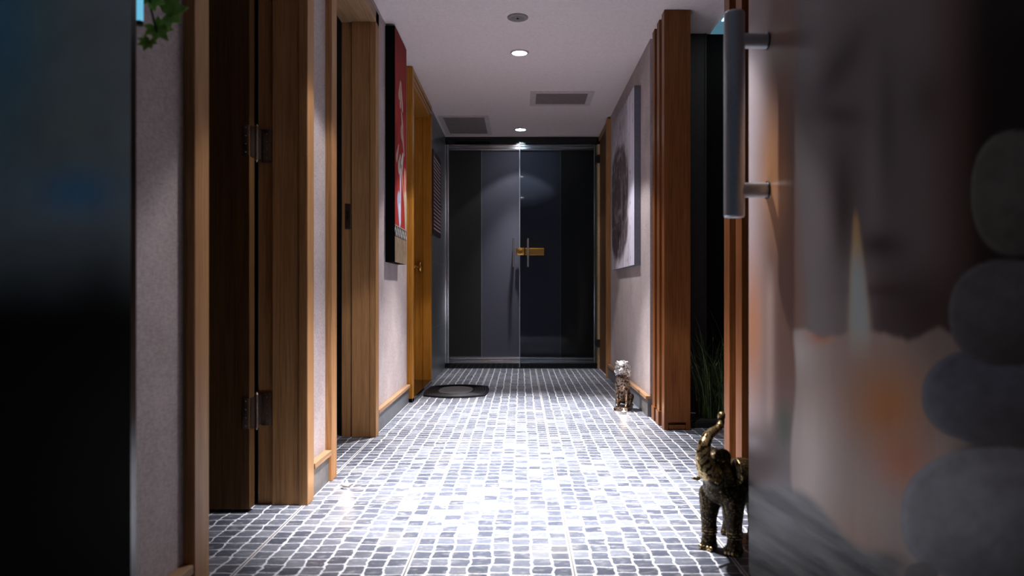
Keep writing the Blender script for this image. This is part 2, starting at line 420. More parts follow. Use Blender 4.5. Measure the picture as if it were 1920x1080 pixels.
# ------------------------------------------------------------------ door openings on the left
HD = 2.29
def opening(n, y0, y1, mat, maty, matl):
    """casings and stepped jambs round an opening from y0 to y1"""
    b = MB()
    b.box(-0.835, -XF, y0-0.083, y0, 0, HD+0.07, 0.003)           # near casing
    b.box(-0.99, -0.835, y0-0.075, y0-0.006, 0, HD)
    b.box(-0.835, -XF, y1, y1+0.083, 0, HD+0.07, 0.003)            # far casing
    b.box(-0.935, -0.830, y1+0.006, y1+0.080, 0, HD+0.006, 0.002)  # jamb
    b.box(-0.995, -0.930, y1+0.022, y1+0.080, 0, HD+0.02, 0.002)   # rebate
    struct(b.build('trim_%d' % n, matl if False else mat))
    h = MB(); h.box(-0.835, -XF, y0-0.083, y1+0.083, HD, HD+0.07, 0.003)
    h.box(-0.995, -0.830, y0, y1+0.02, HD+0.006, HD+0.07)
    struct(h.build('trim_%d' % (n+1), maty))
opening(7, 1.848, 2.70, M['walnut_l'], M['walnut_y'], M['walnut_l'])
opening(9, 3.128, 3.97, M['walnut_l'], M['walnut_y'], M['walnut_l'])
# strike plate in the second opening
sp = MB().box(-0.975, -0.945, 3.988, 3.993, 1.15, 1.29, 0.001).build('strike_plate', M['hinge'])
tag(sp, 'small dark metal strike plate set in the jamb of the second doorway on the left', 'strike plate')
b = MB().box(-0.966, -0.956, 3.984, 3.989, 1.20, 1.25).build('keeper_slot', M['black'], sp)

# door 1: opened into the room, seen face-on
d1 = empty('door_1', (-0.985, 2.66, 0)); struct(d1)
MB().box(-1.78, -0.985, 2.612, 2.662, 0.012, 2.27, 0.002).build('leaf', M['doorwood'], d1)
for z in (0.36, 1.352, 2.05):
    h = MB(); h.box(-1.008, -0.986, 2.606, 2.611, z-0.055, z+0.055, 0.001)
    h.box(-0.9845, -0.982, 2.618, 2.655, z-0.055, z+0.055)
    h.box(-0.978, -0.940, 2.713, 2.7215, z-0.062, z+0.062, 0.001)
    h.cyl((-0.980, 2.668, z-0.062), (-0.980, 2.668, z+0.062), 0.0065, seg=16)
    h.cyl((-0.980, 2.668, z+0.062), (-0.980, 2.668, z+0.07), 0.0085, 0.003, seg=16)
    h.cyl((-0.980, 2.668, z-0.062), (-0.980, 2.668, z-0.07), 0.0085, 0.003, seg=16)
    h.box(-0.979, -0.976, 2.668, 2.718, z-0.055, z+0.055)
    hh = autosmooth(h.build('hinge', M['hinge'], d1))
    s = MB()
    for dz in (-0.045, -0.015, 0.015, 0.045):
        s.sph((-0.997, 2.606, z+dz), 0.0022, sub=2); s.sph((-0.958, 2.712, z+dz), 0.0022, sub=2)
    s.build('screws', M['greymetal'], hh, True)

# door 3 (honey wood, closed, slightly recessed)
y0, y1 = 5.212, 6.36
d3 = empty('door_2', (-0.93, 5.8, 0)); struct(d3)
fr = MB()
fr.box(-0.99, -0.785, y0, y0+0.075, 0, ZC-0.005, 0.004)
fr.box(-0.99, -0.796, y1-0.045, y1, 0, ZC-0.005, 0.004)
fr.box(-0.86, -0.785, y1-0.055, y1-0.015, 0.03, 2.36, 0.003)
fr.build('door_frame', M['oak'], d3)
fh = MB(); fh.box(-0.99, -0.80, y0+0.07, y1-0.04, 2.335, ZC-0.005)
fh.box(-0.80, -0.787, y0+0.07, y1, 2.40, ZC-0.005, 0.003); fh.box(-0.80, -0.793, y0+0.07, y1, 2.365, 2.392, 0.003)
fh.build('head_casing', M['oak_y'], d3)
MB().box(-0.97, -0.93, y0+0.075, y1-0.05, 0.035, 2.335, 0.002).build('leaf', M['oak'], d3)
k = MB(); k.cyl((-0.93, 6.26, 1.022), (-0.915, 6.26, 1.022), 0.024, 0.02); k.cyl((-0.915, 6.26, 1.022), (-0.895, 6.26, 1.022), 0.009)
k.sph((-0.878, 6.26, 1.022), 0.026, (0.75, 0.85, 1.9)); k.build('door_knob', M['brass'], d3, True)
MB().box(-0.99, -0.785, y0+0.0, y1-0.0, 0.0, 0.032, 0.003).build('threshold', M['granite'], d3)

# door on the right near the end
d4 = empty('door_3', (0.85, 7.2, 0)); struct(d4)
f = MB(); f.box(0.80, 0.87, 6.71, 6.80, 0, 2.42, 0.004); f.box(0.815, 0.86, 6.80, 6.90, 0, 2.385, 0.003)
f.build('door_frame', M['walnut_l'], d4)
MB().box(0.815, 0.87, 6.80, 7.56, 2.385, 2.435, 0.003).build('head_casing', M['walnut_y'], d4)
MB().box(0.825, 0.86, 6.90, 7.548, 0.0, 2.385, 0.002).build('leaf', M['darkdoor'], d4)

# ------------------------------------------------------------------ glass end doors
gd = empty('door_4', (0, YE, 0)); struct(gd)
f = MB()
f.box(-0.822, -0.785, 7.565, 7.66, 0.0515, 2.353, 0.002)
f.box(-0.785, -0.758, 7.560, 7.64, 0.0515, 2.353, 0.006)
f.box(-0.758, 0.766, 7.575, 7.64, 2.33, 2.353, 0.003); f.box(-0.758, 0.766, 7.565, 7.64, 2.292, 2.322, 0.006); f.box(-0.758, 0.766, 7.58, 7.64, 2.30, 2.34)
f.box(-0.758, 0.766, 7.560, 7.64, 0.052, 0.066, 0.006); f.box(-0.758, 0.766, 7.572, 7.64, 0.066, 0.092, 0.004); f.box(-0.758, 0.766, 7.556, 7.66, 0.094, 0.122, 0.013)
f.box(0.766, 0.780, 7.575, 7.64, 0.0515, 2.353, 0.003)
autosmooth(f.build('chrome_frame', M['chrome'], gd))
sf = MB(); sf.box(-0.758, -0.420, 7.594, 7.598, 0.123, 2.291); sf.box(0.420, 0.766, 7.594, 7.598, 0.123, 2.291)
sf.build('dark_film', plain('dark_textured_film', (0.010, 0.012, 0.012), 0.6, nscale=220, namp=0.9), gd)
g = MB().box(-0.758, -0.010, 7.600, 7.608, 0.122, 2.30).build('fixed_pane', M['glass'], gd)
fl = MB().box(-0.413, 0.413, 7.594, 7.598, 0.123, 2.291).build('frosted_film', M['film'], gd)
e = MB(); e.box(-0.420, -0.413, 7.593, 7.598, 0.123, 2.291); e.box(0.413, 0.420, 7.593, 7.598, 0.123, 2.291); e.build('film_edge', M['filmedge'], gd)
lf = MB().box(-0.012, 0.782, 7.540, 7.550, 0.012, 2.375, 0.001).build('glass_leaf', M['smoked'], gd)
MB().box(-0.018, -0.011, 7.539, 7.551, 0.012, 2.375, 0.001).build('edge_seal', M['steel'], gd)
for px in (-0.079, 0.073):
    hb = MB(); zc = 1.212
    hb.cyl((px, 7.47, zc-0.148), (px, 7.47, zc+0.148), 0.0105, seg=20)
    for dz in (-0.10, 0.10): hb.cyl((px, 7.47, zc+dz), (px, 7.54 if px > 0 else 7.60, zc+dz), 0.008, seg=16)
    autosmooth(hb.build('pull_handle', M['chrome'], gd))
lk = MB(); lk.box(0.04, 0.243, 7.500, 7.539, 1.183, 1.262, 0.006)
lb = lk.build('lock_box', M['brass'], gd)
l2 = MB(); l2.box(-0.052, 0.036, 7.505, 7.539, 1.186, 1.265, 0.006); l2.cyl((-0.01, 7.50, 1.215), (-0.01, 7.490, 1.215), 0.017)
l2.cyl((0.09, 7.50, 1.222), (0.09, 7.494, 1.222), 0.008)
autosmooth(l2.build('lock_keeper', M['brass'], gd))
for z in (0.265, 2.195):
    c = MB(); c.cyl((0.812, 7.555, z), (0.812, 7.525, z), 0.042, seg=28); c.box(0.785, 0.835, 7.545, 7.575, z-0.03, z+0.03, 0.004)
    autosmooth(c.build('hinge_clamp', M['black'], gd))
MB().box(0.800, 0.838, 7.548, 7.66, 0.0, 2.353, 0.003).build('hinge_post', M['cream'], gd)
MB().box(0.782, 0.798, 7.58, 7.64, 0.0515, 2.353, 0.002).build('green_edge', plain('green_tinted_edge', (0.16, 0.20, 0.12), 0.3), gd)

# ------------------------------------------------------------------ slat screens on the right
def screen(name, ys, label, notch=False):
    r = empty(name, (0.905, ys[0], 0), label, 'slat screen')
    for i, y in enumerate(ys):
        b = MB()
        if i == 0 and notch:
            b.box(0.83, 0.983, y, y+0.075, 0.045, ZC-0.002, 0.002)
            b.box(0.83, 0.853, y, y+0.075, 0.0, 0.046); b.box(0.957, 0.983, y, y+0.075, 0.0, 0.046)
        else: b.box(0.83, 0.983, y, y+0.075, 0.0, ZC-0.002, 0.002)
        sl = b.build('slat', M['slat'], r)
        if i == 0 and notch:
            q = MB(); q.box(0.853, 0.957, y+0.004, y+0.07, 0.004, 0.029, 0.004); q.build('broken_foot', M['slat'], sl)
        else:
            q = MB(); q.box(0.823, 0.99, y-0.008, y+0.0775, 0.0, 0.088, 0.003); q.build('foot_block', M['slat'], sl)
    return r
screen('slat_screen', [4.175, 4.325, 4.475], 'russet wood slat screen at the end of the right wall beside the grass', True)
screen('slat_screen', [2.87, 2.71, 2.55, 2.39], 'russet wood slat screen rising behind the elephant and the steel door handle')

# ------------------------------------------------------------------ printed glass leaves at the entrance
GX = 0.64
def right_print(u, v):
    Y = 0.85+(2.024-0.85)*u; Z = 0.01+(2.30-0.01)*v
    x = 977+1350*GX/Y; y = 548-1350*(Z-0.8)/Y
    c = np.zeros(x.shape+(3,))+np.array((0.30, 0.26, 0.26))
    wob = fbm(x/60, y/90, 3)*30
    # blurred print tones at the free edge, lamp light painted into the bright strip
    c = lerp(c, ss(1400, 1470, x), (0.26, 0.15, 0.12))
    c = lerp(c, (1-ss(1398, 1450, x))*ss(40, 140, y), (0.92, 0.80, 0.84))
    c = lerp(c, np.exp(-((x-1450)/26)**2-((y-330)/110)**2)*0.85, (0.85, 0.42, 0.20))
    c = lerp(c, np.exp(-((x-1412)/22)**2-((y-620)/140)**2)*0.95, (0.92, 0.42, 0.22))
    c = lerp(c, np.exp(-((x-1443)/9)**2)*ss(470, 560, y)*(1-ss(760, 840, y))*0.8, (0.80, 0.58, 0.50))
    c = lerp(c, (1-ss(1395, 1412, x))*(1-ss(0, 90, y))*0.7, (0.75, 0.38, 0.22))
    c = lerp(c, ss(760, 860, y)*(1-ss(1480, 1520, x)), (0.24, 0.20, 0.20))
    c = lerp(c, np.exp(-((x-1471)/16)**2-((y-795)/40)**2)*0.9, (0.045, 0.07, 0.035))
    # the grey face
    face = ss(1478, 1512, x+wob*0.5+0.10*(y-300)*(y > 300)*-0.6)*(1-ss(1700, 1860, x))
    fc = np.zeros_like(c)+np.array((0.27, 0.235, 0.235))
    fc = lerp(fc, np.exp(-((x-1530)/34)**2)*0.6, (0.40, 0.36, 0.38))
    fc = lerp(fc, np.exp(-((x-1640)/22)**2-((y-330)/150)**2)*0.7, (0.42, 0.38, 0.39))
    fc = lerp(fc, np.exp(-(((x-1560)*0.8+(y-150)*0.5)/26)**2-((x-1575)/75)**2-((y-120)/90)**2)*0.8, (0.09, 0.08, 0.08))
    fc = lerp(fc, np.exp(-((x-1575)/45)**2-((y-215-(x-1575)*0.1)/22)**2)*0.7, (0.10, 0.085, 0.085))
    fc = lerp(fc, np.exp(-((x-1745)/40)**2-((y-190)/55)**2)*0.7, (0.11, 0.10, 0.09))
    fc = lerp(fc, np.exp(-((x-1662)/20)**2-((y-230)/150)**2)*0.6, (0.11, 0.10, 0.10))
    fc = lerp(fc, np.exp(-((x-1650)/45)**2-((y-460)/26)**2)*0.85, (0.07, 0.05, 0.055))
    fc = lerp(fc, np.exp(-((x-1655)/60)**2-((y-545)/14)**2)*0.7, (0.09, 0.05, 0.055))
    fc = lerp(fc, np.exp(-((x-1580)/22)**2-((y-400)/110)**2)*0.8, (0.06, 0.045, 0.05))
    fc = lerp(fc, ss(430, 600, y)*ss(1600, 1660, x)*0.8, (0.06, 0.035, 0.04))
    fc = fc*0.72
    c = lerp(c, face, (0, 0, 0)) + fc*face[..., None]
    c = lerp(c, ss(1720, 1860, x), (0.010, 0.008, 0.009))
    c = lerp(c, ss(480, 600, y)*ss(1640, 1760, x)*0.8, (0.05, 0.025, 0.03))
    # candle body
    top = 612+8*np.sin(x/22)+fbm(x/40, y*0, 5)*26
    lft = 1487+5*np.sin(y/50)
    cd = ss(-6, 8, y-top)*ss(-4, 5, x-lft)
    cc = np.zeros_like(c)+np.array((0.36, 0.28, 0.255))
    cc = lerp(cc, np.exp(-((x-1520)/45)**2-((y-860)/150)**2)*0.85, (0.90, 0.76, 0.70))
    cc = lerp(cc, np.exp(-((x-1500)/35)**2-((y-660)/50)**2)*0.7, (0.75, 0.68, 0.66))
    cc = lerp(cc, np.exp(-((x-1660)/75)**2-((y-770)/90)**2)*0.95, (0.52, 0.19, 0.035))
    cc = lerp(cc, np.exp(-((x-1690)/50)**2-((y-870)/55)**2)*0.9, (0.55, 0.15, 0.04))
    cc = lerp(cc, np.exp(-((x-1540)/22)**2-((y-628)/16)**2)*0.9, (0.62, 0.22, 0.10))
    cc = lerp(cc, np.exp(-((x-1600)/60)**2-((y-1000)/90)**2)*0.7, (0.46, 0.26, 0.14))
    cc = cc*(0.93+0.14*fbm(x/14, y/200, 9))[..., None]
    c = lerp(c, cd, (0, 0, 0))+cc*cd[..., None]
    # flame of the printed candle
    k = np.clip((y-388)/230, 0, 1)
    fw = 3+17*k**0.8
    fm = np.exp(-((x-(1604+8*k))/fw)**4)*ss(380, 420, y)*(1-ss(600, 690, y))
    c = lerp(c, fm*0.95, (0.55, 0.36, 0.16)); c = lerp(c, fm*ss(430, 520, y)*0.95, (0.36, 0.42, 0.44))
    # leaves in the lower left
    dg = (y-870)-(x-1403)*0.62
    lm = ss(-5, 25, dg-18*np.sin(x/31))
    lv = -0.03+0.27*fbm((x+y*0.4)/70, (y-x*0.62)/11, 12)+0.05*np.sin((y-x*0.75)/11)
    lv = np.maximum(lv, 0.012); lc = np.stack([lv*0.95, lv*1.0, lv*1.02], -1)
    lm = lm*(1-ss(1650, 1740, x))
    c = lerp(c, lm, (0, 0, 0))+lc*lm[..., None]
    # stack of stones
    # dark gap behind and between the stones
    gap = ss(1740, 1800, x)*ss(640, 700, y)
    c = lerp(c, gap*ss(1800, 1860, x+0*y), (0.012, 0.010, 0.010))
    c = lerp(c, ss(1760, 1850, x)*np.exp(-((y-848)/26)**2), (0.010, 0.008, 0.007))
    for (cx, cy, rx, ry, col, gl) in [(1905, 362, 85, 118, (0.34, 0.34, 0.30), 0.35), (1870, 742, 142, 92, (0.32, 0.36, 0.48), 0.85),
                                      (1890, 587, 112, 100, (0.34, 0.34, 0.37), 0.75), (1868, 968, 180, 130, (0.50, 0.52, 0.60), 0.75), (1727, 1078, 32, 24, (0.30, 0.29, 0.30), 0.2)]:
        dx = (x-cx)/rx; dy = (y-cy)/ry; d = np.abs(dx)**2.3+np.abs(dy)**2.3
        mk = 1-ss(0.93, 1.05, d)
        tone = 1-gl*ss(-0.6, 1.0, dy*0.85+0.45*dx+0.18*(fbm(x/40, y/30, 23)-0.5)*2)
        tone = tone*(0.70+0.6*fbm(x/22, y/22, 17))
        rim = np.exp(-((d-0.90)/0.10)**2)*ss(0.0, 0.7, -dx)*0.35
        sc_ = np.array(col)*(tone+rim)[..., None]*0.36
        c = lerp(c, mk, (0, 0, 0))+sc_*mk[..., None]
    grain = (vnoise(u*900, v*1500, 3)-0.5)*0.05
    return c*(1+grain[..., None])
rd = empty('door_5', (GX, 1.45, 0)); struct(rd)
MB().box(GX+0.002, GX+0.012, 0.85, 2.026, 0.01, 2.30, 0.001).build('glass_leaf', M['glassedge'], rd)
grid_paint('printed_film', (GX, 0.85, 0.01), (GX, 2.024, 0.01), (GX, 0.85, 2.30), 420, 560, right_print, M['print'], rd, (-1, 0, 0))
hd = MB(); hy, hx = 1.868, 0.553
hd.cyl((hx, hy, 0.998), (hx, hy, 1.522), 0.0265, seg=40)
hd.cyl((hx, hy, 0.994), (hx, hy, 0.998), 0.024, 0.0265, seg=40); hd.cyl((hx, hy, 1.522), (hx, hy, 1.526), 0.0265, 0.024, seg=40)
for z in (1.065, 1.452): hd.cyl((hx, hy, z), (GX, hy, z), 0.0195, seg=32)
hn = autosmooth(hd.build('pull_handle', M['steel'], rd))
w = MB()
for z in (1.065, 1.452): w.cyl((GX-0.004, hy, z), (GX, hy, z), 0.023, seg=32)
autosmooth(w.build('washer', M['glassedge'], rd))

LX = -0.68
def left_print(u, v):
    Y = 0.30+(1.258-0.30)*u; Z = 0.01+(2.30-0.01)*v
    x = 977+1350*LX/Y; y = 548-1350*(Z-0.8)/Y
    c = np.zeros(x.shape+(3,))+np.array((0.20, 0.26, 0.29))
    c = lerp(c, np.exp(-((x-0)/90)**2-((y-60)/260)**2)*0.8, (0.07, 0.26, 0.42))
    c = lerp(c, np.exp(-((x-145)/75)**2-((y-360)/48)**2)*0.8, (0.07, 0.25, 0.48))
    c = lerp(c, np.exp(-((x-95)/40)**2-((y-50)/60)**2)*0.3, (0.10, 0.28, 0.18))
    c = lerp(c, np.exp(-((x-90)/110)**2-((y-230)/90)**2)*0.35, (0.12, 0.18, 0.13))
    c = lerp(c, ss(380, 620, y), (0.0012, 0.0009, 0.0004))
    c = lerp(c, np.exp(-((x-200)/60)**2-((y-600)/120)**2)*0.6, (0.002, 0.0012, 0.0005))
    c = c*(0.85+0.3*fbm(x/50, y/50, 4))[..., None]
    return c
ld = empty('door_6', (LX, 0.78, 0)); struct(ld)
MB().box(LX-0.012, LX-0.001, 0.30, 1.277, 0.01, 2.30, 0.003).build('glass_leaf', M['glassedge'], ld)
grid_paint('printed_film', (LX, 0.30, 0.01), (LX, 1.254, 0.01), (LX, 0.30, 2.30), 200, 300, left_print, M['printleft'], ld, (1, 0, 0))

# ------------------------------------------------------------------ pictures
# tall red picture, left wall
def red_pic(u, v):      # u along the corridor, v up (1.43 m high)
    c = np.zeros(u.shape+(3,))+np.array((0.34, 0.022, 0.018))
    c = c*(0.55+0.8*fbm(u*6, v*14, 2))[..., None]
    c = lerp(c, ss(0.62, 1.0, v)*0.5, (0.14, 0.010, 0.010))
    def stroke(u0, v0, u1, v1, w, col, a=1.0):
        nonlocal c
        du, dv = u1-u0, (v1-v0)*3.2; L2 = du*du+dv*dv
        t = np.clip(((u-u0)*du+(v-v0)*3.2*dv)/L2, 0, 1)
        d = np.hypot(u-u0-t*du, (v-v0)*3.2-t*dv)
        c = lerp(c, (1-ss(w*(1-0.6*t), w*(1-0.6*t)*1.4+0.008, d))*a, col)
    wh = (0.48, 0.36, 0.30)
    stroke(0.35, 0.735, 0.45, 0.80, 0.05, wh); stroke(0.62, 0.70, 0.50, 0.80, 0.05, wh); stroke(0.45, 0.70, 0.50, 0.77, 0.04, wh)
    stroke(0.62, 0.63, 0.55, 0.67, 0.05, wh); stroke(0.60, 0.59, 0.66, 0.62, 0.10, wh, 0.8); stroke(0.66, 0.57, 0.80, 0.50, 0.05, wh)
    stroke(0.15, 0.45, 0.30, 0.51, 0.05, wh); stroke(0.55, 0.43, 0.68, 0.49, 0.08, (0.7, 0.66, 0.6)); stroke(0.35, 0.42, 0.45, 0.47, 0.08, (0.6, 0.52, 0.42))
    stroke(0.45, 0.45, 0.48, 0.22, 0.03, (0.25, 0.16, 0.09)); stroke(0.55, 0.43, 0.85, 0.25, 0.03, (0.40, 0.20, 0.14))
    stroke(0.46, 0.40, 0.47, 0.18, 0.05, (0.42, 0.42, 0.55))
    stroke(0.85, 0.42, 0.90, 0.18, 0.05, (0.35, 0.25, 0.16)); stroke(0.90, 0.30, 0.92, 0.17, 0.10, (0.42, 0.33, 0.22))
    stroke(0.33, 0.27, 0.40, 0.17, 0.11, (0.34, 0.36, 0.50)); stroke(0.38, 0.24, 0.42, 0.17, 0.06, (0.55, 0.57, 0.72))
    band = (v < 0.155) & (v > 0.110)
    c[band] = (0.012, 0.010, 0.012)
    sq = band & (np.abs(((v-0.1325)/0.019)-np.sin(u*44)*0.75) < 0.36)
    c[sq] = (0.62, 0.60, 0.55)
    low = v <= 0.110
    c[low] = (np.array((0.24, 0.17, 0.11))*(0.6+0.8*fbm(u*12, v*40, 6))[..., None])[low]
    ln = (v < 0.16) & (v > 0.155); c[ln] = (0.35, 0.30, 0.26)
    return c
rp = empty('canvas_picture', (-0.80, 4.61, 0.985), 'tall narrow red canvas picture with white vase and flowers on the left wall', 'picture')
MB().box(-XW-0.0, -0.770, 4.39, 4.83, 0.985, 2.425).build('canvas', M['canvas_black'], rp)
grid_paint('painting', (-0.769, 4.39, 0.985), (-0.769, 4.83, 0.985), (-0.769, 4.39, 2.425), 130, 480, red_pic, M['paint'], rp, (1, 0, 0))

def grey_pic(u, v):     # u=0 near edge
    c = np.zeros(u.shape+(3,))+np.array((0.58, 0.56, 0.64))
    st = fbm(u*18, v*5, 8)
    c = c*(0.75+0.5*st)[..., None]
    c = lerp(c, ss(0.62, 0.95, v)*ss(0.15, 0.45, u)*0.65, (0.27, 0.24, 0.27))
    head = np.exp(-(np.abs((u-0.66)/0.44)**3)-(np.abs((v-0.42)/0.38)**3))+0.25*(fbm(u*14, v*9, 41)-0.5)
    c = lerp(c, ss(0.30, 0.52, head)*0.93, (0.060, 0.040, 0.042))
    for (a, b, ru, rv) in [(0.60, 0.55, 0.30, 0.30), (0.62, 0.50, 0.20, 0.22), (0.63, 0.45, 0.10, 0.14)]:
        r = np.hypot((u-a)/ru, (v-b)/rv)
        c = lerp(c, np.exp(-((r-1)/0.09)**2)*(v > 0.3)*0.6*ss(0.3, 0.6, fbm(u*10, v*16, 44)), (0.34, 0.31, 0.33))
    c = lerp(c, np.exp(-((u-0.50)/0.05)**2-((v-0.40)/0.16)**2)*0.8, (0.36, 0.32, 0.33))
    c = lerp(c, np.exp(-((u-0.60)/0.13)**2-((v-0.36)/0.02)**2)*0.8, (0.40, 0.36, 0.36))
    c = lerp(c, np.exp(-((u-0.45)/0.03)**2-((v-0.34)/0.14)**2)*0.8, (0.03, 0.02, 0.02))
    c = lerp(c, np.exp(-((u-0.62)/0.12)**2-((v-0.22)/0.02)**2)*0.9, (0.03, 0.02, 0.02))
    sp_ = vnoise(u*70, v*26, 5); c = lerp(c, ss(0.80, 0.9, sp_)*ss(0.1, 0.3, u)*0.6, (0.05, 0.04, 0.045))
    c = lerp(c, ss(0.83, 0.92, vnoise(u*60, v*18, 15))*0.6, (0.62, 0.60, 0.66))
    dr = vnoise(u*90, v*3, 25)
    c = lerp(c, ss(0.7, 0.9, dr)*(1-ss(0.1, 0.3, v))*ss(0.2, 0.3, u)*0.8, (0.10, 0.08, 0.09))
    c = lerp(c, ss(0.86, 0.93, vnoise(u*45+3, v*22, 31))*(u < 0.2)*0.8, (0.14, 0.11, 0.16))
    c = lerp(c, (1-ss(0.13, 0.17, u+0.02*np.sin(v*40)))*ss(0, 0.5, 1-v)*0.7, (0.72, 0.70, 0.86))
    return c
gp = empty('canvas_picture', (0.81, 5.63, 0.99), 'large square canvas picture of a pale grey statue face on the right wall', 'picture')
MB().box(0.790, XW+0.007, 5.02, 6.24, 0.99, 2.243, 0.002).build('canvas', M['canvas_grey'], gp)
grid_paint('painting', (0.789, 5.022, 0.992), (0.789, 6.238, 0.992), (0.789, 5.022, 2.241), 360, 400, grey_pic, M['paint'], gp, (-1, 0, 0))

# dark red notice board with rows of small print on the tiled wall
nb = empty('notice_board', (-0.795, 6.77, 1.33), 'narrow dark red board of small lettering on the tiled wall left of the glass doors', 'board')
MB().box(-0.80, -0.788, 6.47, 7.07, 1.33, 2.09, 0.002).build('board', plain('dark_red_board', (0.030, 0.010, 0.014), 0.4), nb)
rows = MB()
for i in range(20):
    z = 1.375+i*0.034; y = 6.50; rnd = random.Random(i)
    while y < 7.03:
        L = rnd.uniform(0.025, 0.07); y2 = min(y+L, 7.035)
        rows.box(-0.788, -0.787, y, y2, z, z+0.013); y = y2+0.008
rows.build('lettering', plain('pale_lettering', (0.50, 0.36, 0.38), 0.6), nb)

# ------------------------------------------------------------------ ceiling fixtures
def downlight():
    r = empty('ceiling_downlight', (0, 0, ZC), 'x', 'ceiling light', None)
    t = MB(); t.lathe([(0.050, -0.0015), (0.064, -0.0005), (0.064, -0.004), (0.060, -0.007), (0.051, -0.009), (0.050, -0.006)])
    t.build('trim_ring', M['whitemetal'], r, True, world=False)
    l = MB(); l.lathe([(0.050, -0.0065), (0.04, -0.0095), (0.001, -0.011)]); l.build('lens', M['lens'], r, True, world=False)
    d = bpy.data.lights.new('downlight_lamp', 'SPOT'); d.spot_size = CONE; d.spot_blend = 0.06; d.shadow_soft_size = 0.035
    d.color = LAMP_COL; lo = bpy.data.objects.new('lamp', d); COL.objects.link(lo); lo.parent = r; lo.location = (0, 0, -0.05)
    d2 = bpy.data.lights.new('downlight_core', 'SPOT'); d2.spot_size = CORE; d2.spot_blend = 1.0; d2.shadow_soft_size = 0.035
    d2.color = LAMP_COL; lo2 = bpy.data.objects.new('lamp', d2); COL.objects.link(lo2); lo2.parent = r; lo2.location = (0, 0, -0.05)
    return r
proto = downlight()
dl_lab = ['lit round ceiling downlight nearest the entrance, over the front of the corridor',
          'lit round downlight in the ceiling just behind the unlit round fixture',
          'lit round downlight in the ceiling close to the glass end doors']
for i, (x, y, spill, core, ang, soft, tilt) in enumerate(LAMPS):
    o = proto if i == 0 else copy_tree(proto)
    o.location = (x, y, ZC); o['label'] = dl_lab[i]; o['group'] = 'lit downlights along the corridor ceiling'
    for c in o.children:
        if c.type == 'LIGHT':
            if i: c.data = c.data.copy()
            if c.data.spot_blend < 0.5: c.data.energy = spill; c.data.spot_blend = soft
            else: c.data.energy = core; c.data.spot_size = math.radians(ang); c.rotation_euler = (math.radians(tilt), 0, 0)
uf = empty('unlit_spotlight', (-0.02, 4.29, ZC), 'round unlit grey recessed fixture in the ceiling nearest the camera', 'ceiling fixture')
t = MB(); t.lathe([(0.038, -0.001), (0.062, -0.001), (0.062, -0.006), (0.055, -0.010), (0.040, -0.010), (0.037, -0.004)]); t.build('trim_ring', plain('grey_ring', (0.27, 0.24, 0.25), 0.5), uf, True, world=False)
t = MB(); t.lathe([(0.0385, -0.003), (0.032, -0.006), (0.012, -0.008), (0.001, -0.008)]); t.build('baffle', M['greymetal'], uf, True, world=False)
t = MB(); t.sph((0.0, 0, -0.008), 0.007, sub=2); t.build('lamp_tip', M['black'], uf, True, world=False)

def vent(x0, x1, y0, y1, n, label, fw, lo):
    r = empty('ceiling_vent', ((x0+x1)/2, (y0+y1)/2, ZC), label, 'air vent')
    b = MB()
    b.box(x0, x1, y0, y0+fw, ZC-0.008, ZC, 0.002); b.box(x0, x1, y1-fw, y1, ZC-0.008, ZC, 0.002)
    b.box(x0, x0+fw, y0+fw, y1-fw, ZC-0.008, ZC, 0.002); b.box(x1-fw, x1, y0+fw, y1-fw, ZC-0.008, ZC, 0.002)
    b.build('frame', M['ventframe'], r)
    MB().box(x0+fw, x1-fw, y0+fw, y1-fw, ZC-0.0015, ZC-0.0005).build('backing', M['vent'], r)
    s = MB()
    for i in range(n):
        y = y0+fw+(i+0.5)*(y1-y0-2*fw)/n
        s.prism([(x0+fw, y-0.005, ZC-0.0015), (x0+fw, y+0.003, ZC-0.0065), (x0+fw, y+0.005, ZC-0.0055), (x0+fw, y-0.002, ZC-0.001)], (x1-x0-2*fw, 0, 0))
    s.build('louvres', M['vent'], r)
vent(0.075, 0.602, 5.87, 6.31, 14, 'pale framed rectangular air vent in the ceiling to the right of the lights', 0.05, 0)
vent(-0.775, -0.30, 6.68, 7.47, 24, 'larger brownish air vent in the ceiling at the far left corner', 0.045, 0)

bp = empty('ceiling_light_panel', (1.5, 3.9, ZC), 'glowing blue light panel in the ceiling of the side niche on the right', 'ceiling light')
MB().box(1.20, 1.70, 3.30, 4.56, ZC-0.006, ZC-0.001).build('panel', M['bluelamp'], bp)
MB().box(1.205, 1.65, 4.10, 4.33, ZC-0.012, ZC-0.006, 0.002).build('tube', M['tube'], bp)

# ------------------------------------------------------------------ door mat
def mat_outline(cx, cy, hx, hy, bul, n=14):
    """rectangle whose long ends bow outwards"""
    p = []
    for i in range(n+1): t = -1+2*i/n; p.append((cx+hx*t, cy-hy-bul*(1-t*t)))
    for i in range(1, n): t = -1+2*i/n; p.append((cx+hx+0.02*(1-t*t), cy+hy*t))
    for i in range(n+1): t = 1-2*i/n; p.append((cx+hx*t, cy+hy+bul*(1-t*t)))
    for i in range(1, n): t = 1-2*i/n; p.append((cx-hx-0.02*(1-t*t), cy+hy*t))
    return p
mx, my = -0.515, 5.80
dm = empty('door_mat', (mx, my, 0), 'black rubber door mat with a grey carpet centre lying before the honey wood door', 'mat')
MB().prism([(x, y, 0.001) for x, y in mat_outline(mx, my, 0.235, 0.27, 0.10)], (0, 0, 0.010)).build('rubber_border', M['rubber'], dm)
MB().prism([(x, y, 0.010) for x, y in mat_outline(mx-0.01, my, 0.115, 0.15, 0.07)], (0, 0, 0.005)).build('carpet_centre', M['carpet'], dm)
rg = MB()
